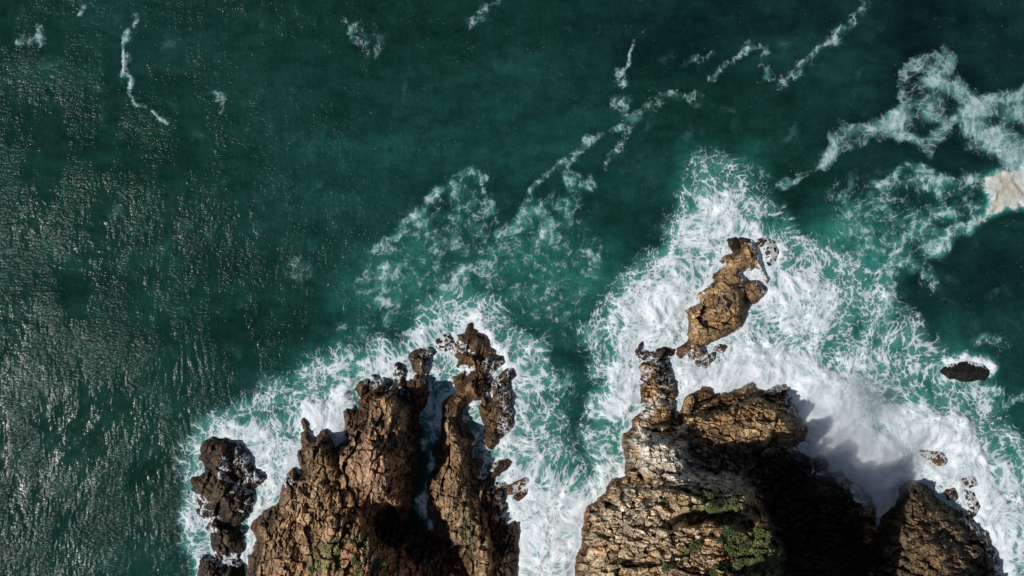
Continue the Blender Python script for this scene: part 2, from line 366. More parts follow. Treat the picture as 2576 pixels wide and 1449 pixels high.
rock('headland', LEFT, [
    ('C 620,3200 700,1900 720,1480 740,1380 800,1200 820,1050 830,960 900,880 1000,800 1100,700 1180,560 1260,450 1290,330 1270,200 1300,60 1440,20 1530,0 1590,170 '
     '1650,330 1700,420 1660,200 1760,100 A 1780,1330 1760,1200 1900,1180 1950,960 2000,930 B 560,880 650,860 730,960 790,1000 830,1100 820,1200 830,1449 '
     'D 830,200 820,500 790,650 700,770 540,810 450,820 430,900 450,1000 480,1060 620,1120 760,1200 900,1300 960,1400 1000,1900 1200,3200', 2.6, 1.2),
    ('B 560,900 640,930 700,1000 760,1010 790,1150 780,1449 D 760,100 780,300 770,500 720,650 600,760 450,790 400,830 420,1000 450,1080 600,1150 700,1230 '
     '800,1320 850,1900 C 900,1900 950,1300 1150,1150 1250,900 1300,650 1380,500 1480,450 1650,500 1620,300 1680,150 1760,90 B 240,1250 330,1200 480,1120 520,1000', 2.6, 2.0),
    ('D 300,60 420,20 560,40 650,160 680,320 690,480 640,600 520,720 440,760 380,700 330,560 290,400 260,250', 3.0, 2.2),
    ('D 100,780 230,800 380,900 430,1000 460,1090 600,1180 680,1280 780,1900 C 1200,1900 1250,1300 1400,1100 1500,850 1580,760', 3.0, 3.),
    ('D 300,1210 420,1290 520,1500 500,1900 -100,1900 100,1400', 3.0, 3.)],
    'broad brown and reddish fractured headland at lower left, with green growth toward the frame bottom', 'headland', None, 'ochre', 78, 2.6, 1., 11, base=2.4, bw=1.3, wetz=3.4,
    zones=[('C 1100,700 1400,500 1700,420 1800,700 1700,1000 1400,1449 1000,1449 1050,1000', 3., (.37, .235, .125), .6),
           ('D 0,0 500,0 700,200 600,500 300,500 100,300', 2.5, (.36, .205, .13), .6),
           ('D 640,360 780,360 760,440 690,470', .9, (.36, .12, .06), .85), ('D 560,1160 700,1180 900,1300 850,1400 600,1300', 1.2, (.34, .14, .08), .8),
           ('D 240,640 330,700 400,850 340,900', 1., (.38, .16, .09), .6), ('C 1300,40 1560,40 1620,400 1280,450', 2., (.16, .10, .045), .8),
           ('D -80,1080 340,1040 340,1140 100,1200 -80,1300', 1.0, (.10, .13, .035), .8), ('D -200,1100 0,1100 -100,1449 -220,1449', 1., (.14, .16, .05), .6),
           ('D 440,820 800,800 1040,1000 1150,1150 1300,1400 1250,1449 900,1300 700,1150 450,1050', 1.2, (.035, .026, .018), .95), ('B 330,1080 520,1100 540,1300 420,1280', .8, (.07, .045, .03), .8), ('B 640,850 760,1000 800,1449 880,1449 980,1050 900,1000 800,900', 1., (.13, .085, .05), .75), ('D 690,0 870,0 850,450 800,680 690,600 760,300', 1.2, (.11, .075, .05), .75)], extra=rec)  # shade of the pit and the east wall painted into these dark zones
sampler('left', rec)

MID = ('D 1750,3200 1520,1900 1400,1449 1290,1280 1200,1150 1120,1060 1060,1010 1030,960 1050,840 1000,800 970,740 985,640 960,530 970,440 1010,370 1060,340 1060,290 '
       '1130,250 1085,180 1080,100 1100,0 B 1090,1370 1125,1280 1115,1170 1130,1080 1140,990 1200,930 1270,900 1270,850 1250,790 1240,720 1330,670 1350,720 '
       '1410,700 1420,620 1330,640 1270,600 1290,530 1230,480 1240,400 1300,340 1280,300 1390,260 1440,255 1500,260 1560,290 1590,360 1610,420 1660,450 '
       '1650,490 1740,500 1750,560 1700,610 1620,680 1600,760 1605,850 1590,920 1600,1010 1560,1010 1520,940 1430,960 1380,1000 1340,1060 1330,1150 '
       '1380,1250 1450,1310 1470,1400 D 1470,50 1450,110 1425,200 1440,260 1590,235 1560,290 1510,370 1540,420 1590,400 1600,310 1680,280 1790,250 '
       '1830,270 1810,320 1760,380 1690,440 1640,480 1790,480 1770,560 1780,640 1760,700 1810,740 1720,850 1780,860 1760,940 1870,880 1890,940 1915,1000 '
       '1905,1150 1890,1300 1880,1460 1880,1900 2000,3200')
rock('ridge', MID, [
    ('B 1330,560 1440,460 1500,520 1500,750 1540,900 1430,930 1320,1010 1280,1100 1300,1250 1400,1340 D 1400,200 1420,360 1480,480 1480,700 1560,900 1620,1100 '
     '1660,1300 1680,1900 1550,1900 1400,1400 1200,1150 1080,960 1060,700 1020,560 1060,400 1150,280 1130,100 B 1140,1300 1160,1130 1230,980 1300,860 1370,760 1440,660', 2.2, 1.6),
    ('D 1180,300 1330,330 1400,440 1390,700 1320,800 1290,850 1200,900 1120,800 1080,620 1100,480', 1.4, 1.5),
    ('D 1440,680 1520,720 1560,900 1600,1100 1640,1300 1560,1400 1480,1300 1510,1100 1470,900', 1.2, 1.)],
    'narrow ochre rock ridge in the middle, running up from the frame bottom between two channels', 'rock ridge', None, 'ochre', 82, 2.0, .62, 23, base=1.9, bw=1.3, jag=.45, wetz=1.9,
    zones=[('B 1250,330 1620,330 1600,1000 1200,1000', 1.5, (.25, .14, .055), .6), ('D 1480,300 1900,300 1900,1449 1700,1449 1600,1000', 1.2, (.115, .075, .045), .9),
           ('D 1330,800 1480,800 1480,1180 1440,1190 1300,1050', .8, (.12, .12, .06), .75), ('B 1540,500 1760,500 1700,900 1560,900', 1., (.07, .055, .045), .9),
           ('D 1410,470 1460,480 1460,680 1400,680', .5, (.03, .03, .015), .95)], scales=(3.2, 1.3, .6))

RIGHT = ('F -60,4200 40,1900 85,1460 90,1330 130,1220 140,1100 155,990 220,930 300,850 350,775 450,740 440,640 430,540 430,440 490,400 490,350 550,290 560,230 545,100 540,0 '
         'E 670,1400 660,1300 670,1230 630,1160 660,1110 700,1090 700,1150 750,1180 800,1160 850,1135 900,1140 970,1150 960,1190 910,1200 920,1300 960,1420 '
         'F 790,80 805,180 770,230 790,300 805,340 830,290 870,200 930,150 1000,110 1050,120 1075,170 1130,160 1250,120 1340,90 1370,100 '
         'G 470,110 520,150 590,100 660,90 710,180 690,210 750,270 760,330 815,390 820,430 800,490 740,520 760,570 850,610 920,610 960,660 950,700 1000,720 '
         '1060,705 1100,750 1200,810 1280,900 1310,980 1330,1100 1325,1200 1280,1300 1200,1450 1150,1900 1300,4200')
rec = []
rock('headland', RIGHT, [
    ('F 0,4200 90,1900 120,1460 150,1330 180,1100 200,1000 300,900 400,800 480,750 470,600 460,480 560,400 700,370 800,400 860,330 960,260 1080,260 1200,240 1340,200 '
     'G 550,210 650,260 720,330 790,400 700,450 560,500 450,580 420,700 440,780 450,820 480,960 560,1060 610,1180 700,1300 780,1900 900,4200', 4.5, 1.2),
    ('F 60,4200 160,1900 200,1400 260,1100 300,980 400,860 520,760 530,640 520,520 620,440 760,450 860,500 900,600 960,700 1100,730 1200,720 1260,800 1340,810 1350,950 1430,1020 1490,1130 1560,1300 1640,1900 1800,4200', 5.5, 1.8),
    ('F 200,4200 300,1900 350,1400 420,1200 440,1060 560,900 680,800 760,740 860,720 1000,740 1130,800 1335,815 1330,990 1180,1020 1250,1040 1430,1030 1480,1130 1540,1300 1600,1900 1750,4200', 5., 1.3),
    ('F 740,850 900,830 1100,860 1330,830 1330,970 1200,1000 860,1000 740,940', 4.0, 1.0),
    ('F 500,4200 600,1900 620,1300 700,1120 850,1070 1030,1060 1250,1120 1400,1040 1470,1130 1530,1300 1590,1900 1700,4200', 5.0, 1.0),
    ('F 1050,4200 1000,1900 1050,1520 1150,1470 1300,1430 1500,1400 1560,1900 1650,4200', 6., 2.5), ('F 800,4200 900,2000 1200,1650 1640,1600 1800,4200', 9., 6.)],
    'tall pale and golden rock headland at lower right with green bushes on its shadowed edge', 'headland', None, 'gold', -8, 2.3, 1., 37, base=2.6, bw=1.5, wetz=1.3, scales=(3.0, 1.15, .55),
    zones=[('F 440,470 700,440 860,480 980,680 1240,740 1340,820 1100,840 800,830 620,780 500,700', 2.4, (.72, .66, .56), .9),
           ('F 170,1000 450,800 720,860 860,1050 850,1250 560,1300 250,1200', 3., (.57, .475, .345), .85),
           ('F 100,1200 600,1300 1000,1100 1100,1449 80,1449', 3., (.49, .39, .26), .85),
           ('F 740,830 1340,820 1340,1010 860,1010', 1.5, (.34, .30, .16), .8), ('F 850,490 1350,480 1350,750 980,700', 1.5, (.17, .12, .085), .9),  # dim brown zone paints the slope's shade into the stone
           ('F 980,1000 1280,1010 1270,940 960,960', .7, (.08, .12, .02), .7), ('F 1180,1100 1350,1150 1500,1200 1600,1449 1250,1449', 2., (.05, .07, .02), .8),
           ('G 450,560 800,480 1000,700 1280,900 1330,1900 700,1900 560,1100 440,820', 2., (.026, .019, .013), .96),  # near-black zone deepens the cliff's cast shade in colour, over dark wet rock
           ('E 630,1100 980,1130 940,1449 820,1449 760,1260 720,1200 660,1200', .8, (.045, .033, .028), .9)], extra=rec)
sampler('right', rec)

rock('sea_stack', 'E 1000,1140 1050,1110 1095,1060 1095,960 1085,850 1070,820 1160,765 1200,740 1180,660 1260,605 1320,570 1310,490 1395,440 1425,412 1370,385 '
     '1400,340 1480,300 1540,280 1570,240 1640,215 1690,255 1725,330 1745,420 1795,530 1775,560 1725,490 1680,420 1640,470 1600,455 1550,485 1585,525 1620,560 '
     '1700,545 1740,580 1775,635 1740,680 1680,740 1630,745 1590,700 1610,790 1585,880 1560,950 1480,1000 1350,1060 1210,1120 1245,1190 1180,1250 1080,1250 1060,1215 1020,1225 990,1180',
     [('E 1130,850 1250,660 1380,580 1520,570 1560,700 1580,800 1500,920 1350,1000 1130,1050', 1.6, 1.2), ('E 1300,700 1400,660 1450,720 1420,790 1320,800', 1., .6)],
     'isolated golden brown sea stack ringed by white surf, split into square blocks', 'sea stack', None, 'gold', 12, 1.7, .62, 51, base=2.2, bw=.9, jag=.35, wetz=1.0,
     zones=[('E 1290,660 1460,660 1460,800 1300,810', .6, (.32, .20, .135), .8), ('E 1000,1100 1090,1100 1100,1260 1000,1230', .8, (.14, .07, .04), .8)], scales=(3.0, 1.35, .65))

rock('rock', 'C 255,100 300,65 345,45 400,58 480,50 485,85 540,110 600,105 640,150 680,190 720,250 740,310 780,370 800,410 850,430 800,480 760,520 700,540 740,600 735,700 '
     '690,780 640,850 600,890 480,880 420,880 360,860 310,800 250,830 200,780 215,720 190,640 220,600 160,560 165,500 130,460 200,430 270,405 295,370 270,300 230,240 270,200 255,140',
     [('C 290,110 480,90 560,200 560,400 640,560 620,760 480,840 400,780 280,600 220,490 300,420 330,360 280,240', 1.5, 2.)],
     'near-black wet rock islet at far lower left, largest of three dark islets in the surf', 'rock', 'dark rocks off the left headland', 'dark', 62, 2.4, .7, 61, base=1.5, bw=1.2, grow=.45, scales=(3.2, 1.4, .65))
rock('rock', 'C 340,905 420,885 520,905 600,915 600,960 620,1080 630,1180 600,1230 540,1215 470,1255 400,1240 360,1170 345,1100 362,1010 330,985 300,955',
     [('C 400,940 560,950 590,1100 560,1190 440,1200 390,1100', 1.2, 1.5)], 'squarish dark wet rock just below the largest dark islet', 'rock', 'dark rocks off the left headland', 'dark', 70, 2.2, .6, 67, base=1.3, bw=1., grow=.45, scales=(3., 1.3, .6))
rock('rock', 'C 225,1300 245,1255 330,1290 450,1310 560,1310 600,1280 640,1330 640,1460 650,1900 220,1900',
     [('C 290,1340 580,1350 600,1900 280,1900', 1.2, 1.5)], 'dark brown rock cut by the bottom edge at lower left, below a band of foam', 'rock', 'dark rocks off the left headland', 'dark', 70, 2.2, .6, 71, base=1.3, bw=1., grow=.45, scales=(3., 1.3, .6))
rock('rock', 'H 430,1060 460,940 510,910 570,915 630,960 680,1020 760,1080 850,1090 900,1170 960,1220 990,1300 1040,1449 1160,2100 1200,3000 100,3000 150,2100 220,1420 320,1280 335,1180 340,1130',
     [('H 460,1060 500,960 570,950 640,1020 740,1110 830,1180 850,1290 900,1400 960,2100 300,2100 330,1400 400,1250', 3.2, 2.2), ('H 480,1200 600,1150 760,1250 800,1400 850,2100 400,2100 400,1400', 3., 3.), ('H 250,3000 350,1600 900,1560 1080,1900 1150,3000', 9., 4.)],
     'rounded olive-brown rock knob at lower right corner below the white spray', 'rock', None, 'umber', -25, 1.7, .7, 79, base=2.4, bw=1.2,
     zones=[('H 560,950 640,960 780,1090 760,1140 660,1080', .8, (.40, .27, .10), .85), ('H 820,1100 1000,1250 1060,1449 880,1400', 1., (.07, .05, .03), .9), ('H 330,1130 450,1100 350,1449 200,1449', 1.2, (.05, .04, .025), .9)], scales=(3.2, 1.3, .55))  # warm yellow zone paints a sunlit patch into the stone

# low spur east of the ridge and loose rocks in the surf
small = [
    ('B 1760,690 1800,660 1840,650 1860,700 1800,760 1820,850 1830,1000 1840,1200 1780,1290 1720,1340 1690,1290 1680,1400 1620,1449 1580,1400 1600,1290 1540,1100 1520,1020 1600,1010 1640,930 1640,830 1660,770',
     'long jagged low reef on the right side of the middle ridge, laced with foam', 'umber', 1.3, 'reef', [('B 1530,1010 1600,1010 1640,1100 1700,1180 1660,1270 1580,1230', .8, (.26, .16, .06), .9)]),
    ('B 250,840 290,785 345,762 360,785 350,850 300,905 275,895', 'smooth olive-brown boulder at the tip of the left headland, nearest the open surf', 'umber', 1.6, 'boulder', ()),
    ('B 380,780 430,715 450,760 520,745 530,800 500,860 420,880 390,840', 'dark angular rock right of the smooth olive boulder, wet on top', 'dark', 1.4, 'rock', ()),
    ('B 640,680 665,590 715,610 735,700 700,770 655,740', 'small black wet rock with foam on both sides, above the left headland', 'dark', 1.2, 'rock', ()),
    ('B 658,790 690,765 740,790 735,825 680,845', 'small dark triangular rock below the black wet one', 'dark', 1.1, 'rock', ()),
    ('B 805,500 850,460 900,448 1000,440 1010,480 960,540 950,640 960,690 900,700 850,650 830,590', 'dark upright rock topped with olive weed, left of the ridge tip', 'umber', 1.6, 'rock', ()),
    ('B 1060,350 1120,330 1180,290 1210,340 1240,400 1150,440 1080,400', 'purplish rock barely showing through foam, left of the ridge tip', 'dark', .5, 'rock', ()),
    ('B 1385,250 1400,200 1430,180 1425,235 1470,255 1420,275', 'small dark tooth of rock at the very tip of the middle ridge', 'dark', .8, 'rock', ()),
    ('D 1790,530 1860,500 1980,450 2000,465 1950,520 1890,560 1850,605 1800,600', 'small orange-brown rock in foam off the right flank of the middle ridge', 'gold', .9, 'rock', ()),
    ('D 1870,640 1920,590 1990,560 1970,610 1910,655', 'smallest rock below the orange-brown one off the ridge flank', 'umber', .7, 'rock', ()),
    ('E 1450,195 1500,190 1525,240 1530,275 1490,290 1465,250', 'small black rock at the upper left tip of the sea stack', 'dark', .9, 'rock', ()),
    ('E 1540,185 1600,190 1640,205 1560,225', 'thin dark rock fringe above the sea stack tip', 'dark', .5, 'rock', ()),
    ('E 1690,200 1760,190 1830,220 1860,290 1840,370 1800,400 1770,330 1740,260', 'dark low shelf seen through foam right of the sea stack tip', 'dark', .35, 'rock', ()),
    ('E 1330,1140 1370,1115 1410,1130 1380,1160', 'tiny ochre rock in surf just below the sea stack', 'gold', .6, 'rock', ()),
    ('E 1170,1260 1240,1215 1310,1190 1300,1235 1210,1300', 'pinkish slab washed over by foam at the foot of the sea stack', 'umber', .5, 'rock', ()),
    ('H 570,750 640,760 690,760 720,800 690,820 620,780', 'streaky brown rock showing through the white surf at right', 'gold', .35, 'rock', ()),
    ('H 820,900 870,895 885,930 850,945', 'small olive rock in surf above the corner knob', 'umber', .6, 'rock', ()),
    ('H 720,970 760,960 775,1010 735,1005', 'small rock close to the right shoulder of the corner knob', 'umber', .7, 'rock', ()),
    ('H 825,975 870,985 895,1060 870,1100 845,1030', 'narrow purplish rock in foam beside the corner knob', 'dark', .6, 'rock', ()),
    ('H 700,290 730,262 790,256 860,250 930,265 955,300 930,330 840,340 740,318', 'dark rounded rock just awash alone at the right, with a white breaker on it', 'dark', .05, 'rock', [('H 600,200 1050,200 1050,400 600,400', .5, (.022, .024, .018), 1.)]),
    ('G 880,630 920,605 960,660 945,700 900,690', 'small dark rock in the shadow at the surf edge of the right headland', 'dark', 2.2, 'rock', ()),
]
for i, (ol, lab, pal, hgt, cat, zn) in enumerate(small):
    rock('reef' if cat == 'reef' else ('boulder' if cat == 'boulder' else 'rock'), ol, [], lab, cat, 'loose rocks standing in the surf' if cat == 'rock' else None, pal, 70, 1.5, .35+.12*hgt, 131+i*13,
         base=hgt, bw=.6, grow=.35, jag=.3, zones=zn, scales=(2.2, 1., .5), wetz=1.2, step=.11)

# ------------------------------------------------------------------ the sea and its foam
def axis(a, step, far):
    core = np.arange(-a, a+1e-6, step); out = [a]; s = step
    while out[-1] < far: s *= 1.22; out.append(out[-1]+s)
    o = np.array(out[1:]); return np.concatenate([-o[::-1], core, o])
xs = axis(86, .22, 9000); ys = axis(53, .22, 9000)
X, Y = np.meshgrid(xs, ys)
near = (abs(X) < 95) & (abs(Y) < 62)
# shore distance on a coarse raster, then bilinear
cx = np.arange(-100, 100.1, .5); cy = np.arange(-65, 65.1, .5); CX, CY = np.meshgrid(cx, cy)
shore = np.full(CX.shape, 1e9)
for P in ROCK_SHAPES:
    lo = P.min(0)-16; hi = P.max(0)+16; m = (CX > lo[0]) & (CX < hi[0]) & (CY > lo[1]) & (CY < hi[1])
    shore[m] = np.minimum(shore[m], -sdf(P, CX[m], CY[m]))
shore = np.minimum(shore, 16)
def bil(G, X, Y):
    fx = np.clip((X+100)/.5, 0, len(cx)-1.001); fy = np.clip((Y+65)/.5, 0, len(cy)-1.001)
    i = fx.astype(int); j = fy.astype(int); fx -= i; fy -= j
    return (G[j, i]*(1-fx)+G[j, i+1]*fx)*(1-fy)+(G[j+1, i]*(1-fx)+G[j+1, i+1]*fx)*fy
def blur(G, n):
    for _ in range(n):
        G = (np.roll(G, 1, 0)+np.roll(G, -1, 0)+np.roll(G, 1, 1)+np.roll(G, -1, 1)+2*G)/6
    return G
sh_s = blur(shore, 10); gy, gx = np.gradient(sh_s, .5)
D = bil(shore, X, Y); GX = bil(gx, X, Y); GY = bil(gy, X, Y); DS = bil(sh_s, X, Y)

WX = X+fbm(X/9, Y/9, 301, 3)*2.0+fbm(X/2.5, Y/2.5, 311, 3)*.8; WY = Y+fbm(X/9+40, Y/9, 305, 3)*2.0+fbm(X/2.5+40, Y/2.5, 315, 3)*.8
AREAS = [ # group, outline, value, softness
    (2, 'M 1700,560 1750,490 1840,470 1905,520 1930,590 2000,650 2080,700 2135,740 2110,830 2060,900 2080,990 2160,1010 2240,1040 2330,1010 2420,1040 2500,1130 2540,1250 2640,1320 2640,1560 1900,1560 1980,1100 1700,1050 1690,900 1620,1000 1590,1060 1510,1060 1490,980 1510,900 1500,840 1530,740 1600,690 1650,640', .66, 2.2),
    (2, 'M 1530,760 1620,710 1720,680 1770,740 1720,830 1700,890 1620,860 1560,850', .92, 2.), (2, 'M 1510,930 1590,900 1610,1010 1560,1060 1500,1040', .95, 1.6),
    (2, 'M 1690,900 1800,900 1880,860 1960,880 2040,960 1960,980 1850,1000 1720,1020', 1.12, 1.6), (2, 'M 1720,520 1800,480 1870,520 1860,600 1780,640 1700,640', .82, 3.),
    (2, 'M 1960,900 2100,930 2180,1010 2200,1100 2320,1200 2300,1290 2200,1290 2040,1140 1990,1050', 1.2, 3.),
    (2, 'M 2200,1040 2330,1010 2440,1060 2500,1180 2560,1330 2600,1560 2440,1560 2420,1280 2300,1180 2220,1100', 1.05, 2.2),
    (2, 'M 1940,660 2060,700 2120,750 2100,850 2000,890 1940,800', .85, 2.5), (2, 'M 2060,900 2150,860 2250,900 2260,980 2150,1000', .70, 3.), (2, 'M 2420,1040 2560,1160 2640,1300 2640,1500 2520,1300', .75, 3.),
    (2, 'M 1660,600 1700,480 1740,415 1810,400 1890,425 1920,500 2000,560 2060,600 2150,650 2230,660 2250,740 2270,790 2350,860 2420,940 2500,990 2560,1080 2640,1150 2640,1560 2000,1560 1480,1100 1470,900 1470,820 1520,740 1590,660', .44, 2.5),
    (1, 'M 1310,900 1350,980 1330,1060 1370,1150 1420,1230 1500,1150 1560,1100 1580,1180 1490,1280 1450,1560 1290,1560 1300,1330 1250,1280 1260,1200 1240,1100 1270,1000 1280,920 1240,840 1180,800 1060,850 1060,800 1130,770 1230,790', .72, 2.),
    (1, 'M 1290,1180 1400,1230 1500,1220 1480,1300 1450,1560 1300,1560 1290,1340 1270,1290', .93, 2.), (1, 'M 1130,790 1200,790 1280,850 1300,930 1270,960 1230,850', .85, 1.6),
    (1, 'M 1040,790 1080,750 1170,730 1260,770 1330,840 1380,920 1420,1000 1440,1130 1500,1110 1560,1060 1580,1160 1450,1300 1250,1560 1100,1100 1040,950 1000,860', .46, 2.5),
    (1, 'M 1080,900 1140,900 1130,1000 1100,1100 1070,1100 1090,980', .58, 1.2),
    (1, 'M 1165,1010 1200,1000 1215,1080 1180,1100', .6, .8),
    (0, 'M 880,880 960,850 1040,870 1050,930 900,1000 870,1100 770,1200 700,1260 640,1560 480,1560 470,1300 460,1150 520,1060 600,1000 700,940 800,900', .47, 2.8),
    (0, 'M 770,1030 840,1000 880,960 910,970 870,1040 860,1100 840,1120 770,1080', 1.05, 1.2), (0, 'M 540,1060 620,1050 700,1090 750,1120 740,1180 690,1250 640,1330 615,1400 600,1560 640,1300 650,1210 600,1130 560,1100', .80, 1.6),
    (0, 'M 480,1130 515,1120 500,1200 515,1290 490,1330 530,1400 500,1560 480,1560 475,1300', .66, 1.5), (0, 'M 640,1240 700,1240 660,1330 620,1400 620,1560 590,1560 600,1400', .9, 1.),
    (0, 'M 930,900 1030,880 1040,960 960,960 900,960', .75, 1.5),
    (5, 'M 850,880 930,770 900,700 950,620 1060,520 1160,450 1220,480 1250,580 1400,520 1470,560 1510,640 1480,750 1460,840 1350,870 1260,740 1040,780 950,870', .235, 3.5),
    (5, 'M 880,700 960,660 1010,740 960,800 900,780', .30, 2.), (5, 'M 1120,660 1230,640 1260,720 1120,730', .36, 2.),
    (5, 'M 1360,520 1450,500 1440,620 1350,640', .30, 2.5), (5, 'M 1380,940 1430,920 1440,1020 1400,1050', .42, 2.),
    (6, 'N 350,850 560,760 1090,780 1000,1000 860,1130 660,1200 640,1449 300,1300', .27, 3.5),
    (6, 'N 360,880 640,940 660,1140 640,1449 300,1400', .36, 3.), (6, 'H 560,280 700,300 1000,340 1050,450 600,430', .42, 2.), (6, 'H 400,100 640,200 620,340 400,400', .34, 3.),
    (3, 'N 1100,790 1200,770 1270,740 1400,700 1400,950 1310,955 1240,930 1150,1000 1080,1000 1090,880', 1.12, .8),
    (4, 'N 810,170 870,140 940,160 940,230 870,290 820,260', .62, 1.0), (4, 'I 100,350 180,290 300,270 350,300 240,360 140,400', .50, 1.),
    (4, 'N 690,240 900,160 1010,320 1000,430 750,480 680,400', .25, 3.), (4, 'N 1100,380 1400,300 1400,560 1250,520', .40, 2.5),
]
STROKES = [ # group, line, half width m, value
    (5, 'M 1230,520 1215,460 1180,445 1110,465 1070,500 1040,545 1000,580 950,620 930,690 920,740', .75, .48), (5, 'M 1130,460 1125,500 1130,545', .7, .46),
    (5, 'M 1350,530 1330,545 1290,575 1260,600 1230,640 1200,670 1150,690 1120,720', 1.15, .60), (5, 'M 1600,300 1450,370 1420,400 1435,440 1440,470 1440,530 1390,570 1380,600 1350,640', .75, .44),
    (5, 'M 1420,400 1345,480 1320,530', .5, .42), (5, 'M 1385,600 1400,590', 1.4, .58), (5, 'M 1430,620 1460,630 1510,640', .7, .5), (5, 'M 1440,520 1420,535', 1., .5), (5, 'M 1475,455 1485,470 1465,470', .6, .5),
    (5, 'M 1000,600 1010,590', 1.1, .5), (5, 'M 955,700 960,740', 1.3, .52), (5, 'M 1060,560 1090,600 1105,640', .6, .42),
    (7, 'M 1600,110 1590,150 1568,175', .40, .52), (7, 'M 1568,172 1572,192', 1.05, .66), (7, 'M 1550,240 1575,250 1578,290 1565,340 1530,420', .75, .42), (7, 'M 1545,250 1570,262', .9, .48),
    (7, 'M 318,95 305,110 308,138', .45, .72), (7, 'M 318,145 316,175', .85, .80), (7, 'M 330,185 345,195', .35, .60), (7, 'M 340,200 342,220', .5, .72), (7, 'M 336,225 336,240 355,260', .35, .60), (7, 'M 355,260 362,266', .7, .66), (7, 'M 378,288 390,302 412,305', .35, .66),
    (7, 'M 1800,195 1840,150 1890,105 1930,125 1920,170 1960,200 2010,170 2060,130 2130,80 2170,30 2190,-30', .75, .40), (7, 'M 1250,20 1210,50 1180,65', .8, .36), (7, 'M 1750,150 1800,120', .5, .38), (7, 'M 1600,300 1680,250 1760,240', .8, .33),
    (7, 'M 90,60 95,110', .8, .40), (7, 'M 200,40 215,20', .5, .40), (7, 'M 330,55 335,75', .5, .38), (7, 'M 545,245 555,250', 1., .42), (7, 'M 910,70 940,110', 1.4, .37),
    (4, 'N 850,270 930,285 1010,320 1080,380 1130,420', 1.3, .72), (4, 'N 1130,420 1060,450 1070,520 1150,570 1210,600 1260,640 1300,730 1320,780', 2.0, .70), (4, 'N 1120,400 1200,370 1400,340', 1.5, .66),
    (4, 'N 820,190 720,230 680,320 690,400', .9, .42), (4, 'N 700,440 620,510 560,540 500,570 430,590 370,620 330,650 295,690', 1.6, .68), (4, 'N 640,540 690,590', 1., .5),
    (4, 'N 690,580 790,630 830,590 880,550 960,480 1030,460', 1.0, .52), (4, 'N 700,400 780,440 900,470', 1.1, .42), (4, 'N 295,690 250,750 130,800 30,830', .5, .42),
    (6, 'N 540,800 700,750 800,750 900,790 1050,790 1090,850', .8, .50), (6, 'N 810,780 860,820', 1.6, .48), (6, 'N 1070,1000 1000,1030 960,1100 910,1140 820,1120', 1.0, .68), (6, 'N 640,1140 700,1080 790,1040 850,970 930,965', .9, .60),
    (6, 'N 540,1100 600,1140 650,1200 640,1300 630,1449', 1.2, .52), (6, 'N 700,1180 820,1230 850,1330', 1.4, .40), (6, 'N 1030,1000 1020,930', .7, .4),
    (2, 'H 640,260 700,330 780,390 900,410 1000,380', 1.1, .52), (8, 'H 715,240 780,215 850,195 900,225 950,238 975,280', .85, 1.1), (6, 'H 900,100 980,110 1040,170', .7, .36), (6, 'H 1060,480 1100,430 1159,440', 1., .4),
    (1, 'M 1060,1110 1075,1200 1060,1290 1090,1330', .6, .5), (5, 'M 860,810 880,860', 1., .3), (7, 'M 720,660 760,680', 1., .25),
]
dens = np.zeros(X.shape); grp = np.full(X.shape, 7); best = np.full(X.shape, .02)
def put(g, v, lo, hi, fn):
    m = near & (X > lo[0]) & (X < hi[0]) & (Y > lo[1]) & (Y < hi[1])
    c = fn(WX[m], WY[m]); old = dens[m]
    dens[m] = np.maximum(old, c)+.18*np.minimum(old, c)*(1-np.maximum(old, c)).clip(0, 1)
    b = best[m]; gg = grp[m]; gg[c > b] = g; grp[m] = gg; best[m] = np.maximum(b, c)
for g, txt, v, soft in AREAS:
    P = pts(txt); lo = P.min(0)-9; hi = P.max(0)+9
    put(g, v, lo, hi, lambda a, b: v*sstep(-soft, soft*.8, sdf(P, a, b)))
for g, txt, hw, v in STROKES:
    P = pts(txt); lo = P.min(0)-6; hi = P.max(0)+6
    put(g, v, lo, hi, lambda a, b: v*(1-sstep(hw*.2, hw*1.75, pld(P, a, b))))
# a thin collar of wash right at the stone, only where surf already is
dens = np.maximum(dens, np.minimum(dens+.30*(1-sstep(0, 1.4, D)), 1.1)*(dens > .2)*(grp != 8))
brk = np.clip(.9+.6*fbm(WX/2.6, WY/2.6, 333, 4, .6), 0, 1.35)
dens = dens*(brk+(1-brk)*sstep(.55, .95, dens))
br2 = np.clip(.85+1.1*fbm(X/1.3, Y/1.3, 337, 3, .6), .1, 1.25)
dens = np.where((grp >= 5) & (grp < 8), dens*(br2+(1-br2)*sstep(.45, .85, dens)), dens)
patchy = fbm(WX/5, WY/5, 330, 4, .6)
dens = np.clip(dens+.20*1.0*patchy*sstep(.05, .4, dens)*(1-.6*sstep(.85, 1.1, dens)), 0, 1.25)
dens = np.clip(dens, 0, None)**1.08
dens = dens+.03*(fbm(X/20, Y/20, 340, 3) > .1)
aer = np.zeros(X.shape)
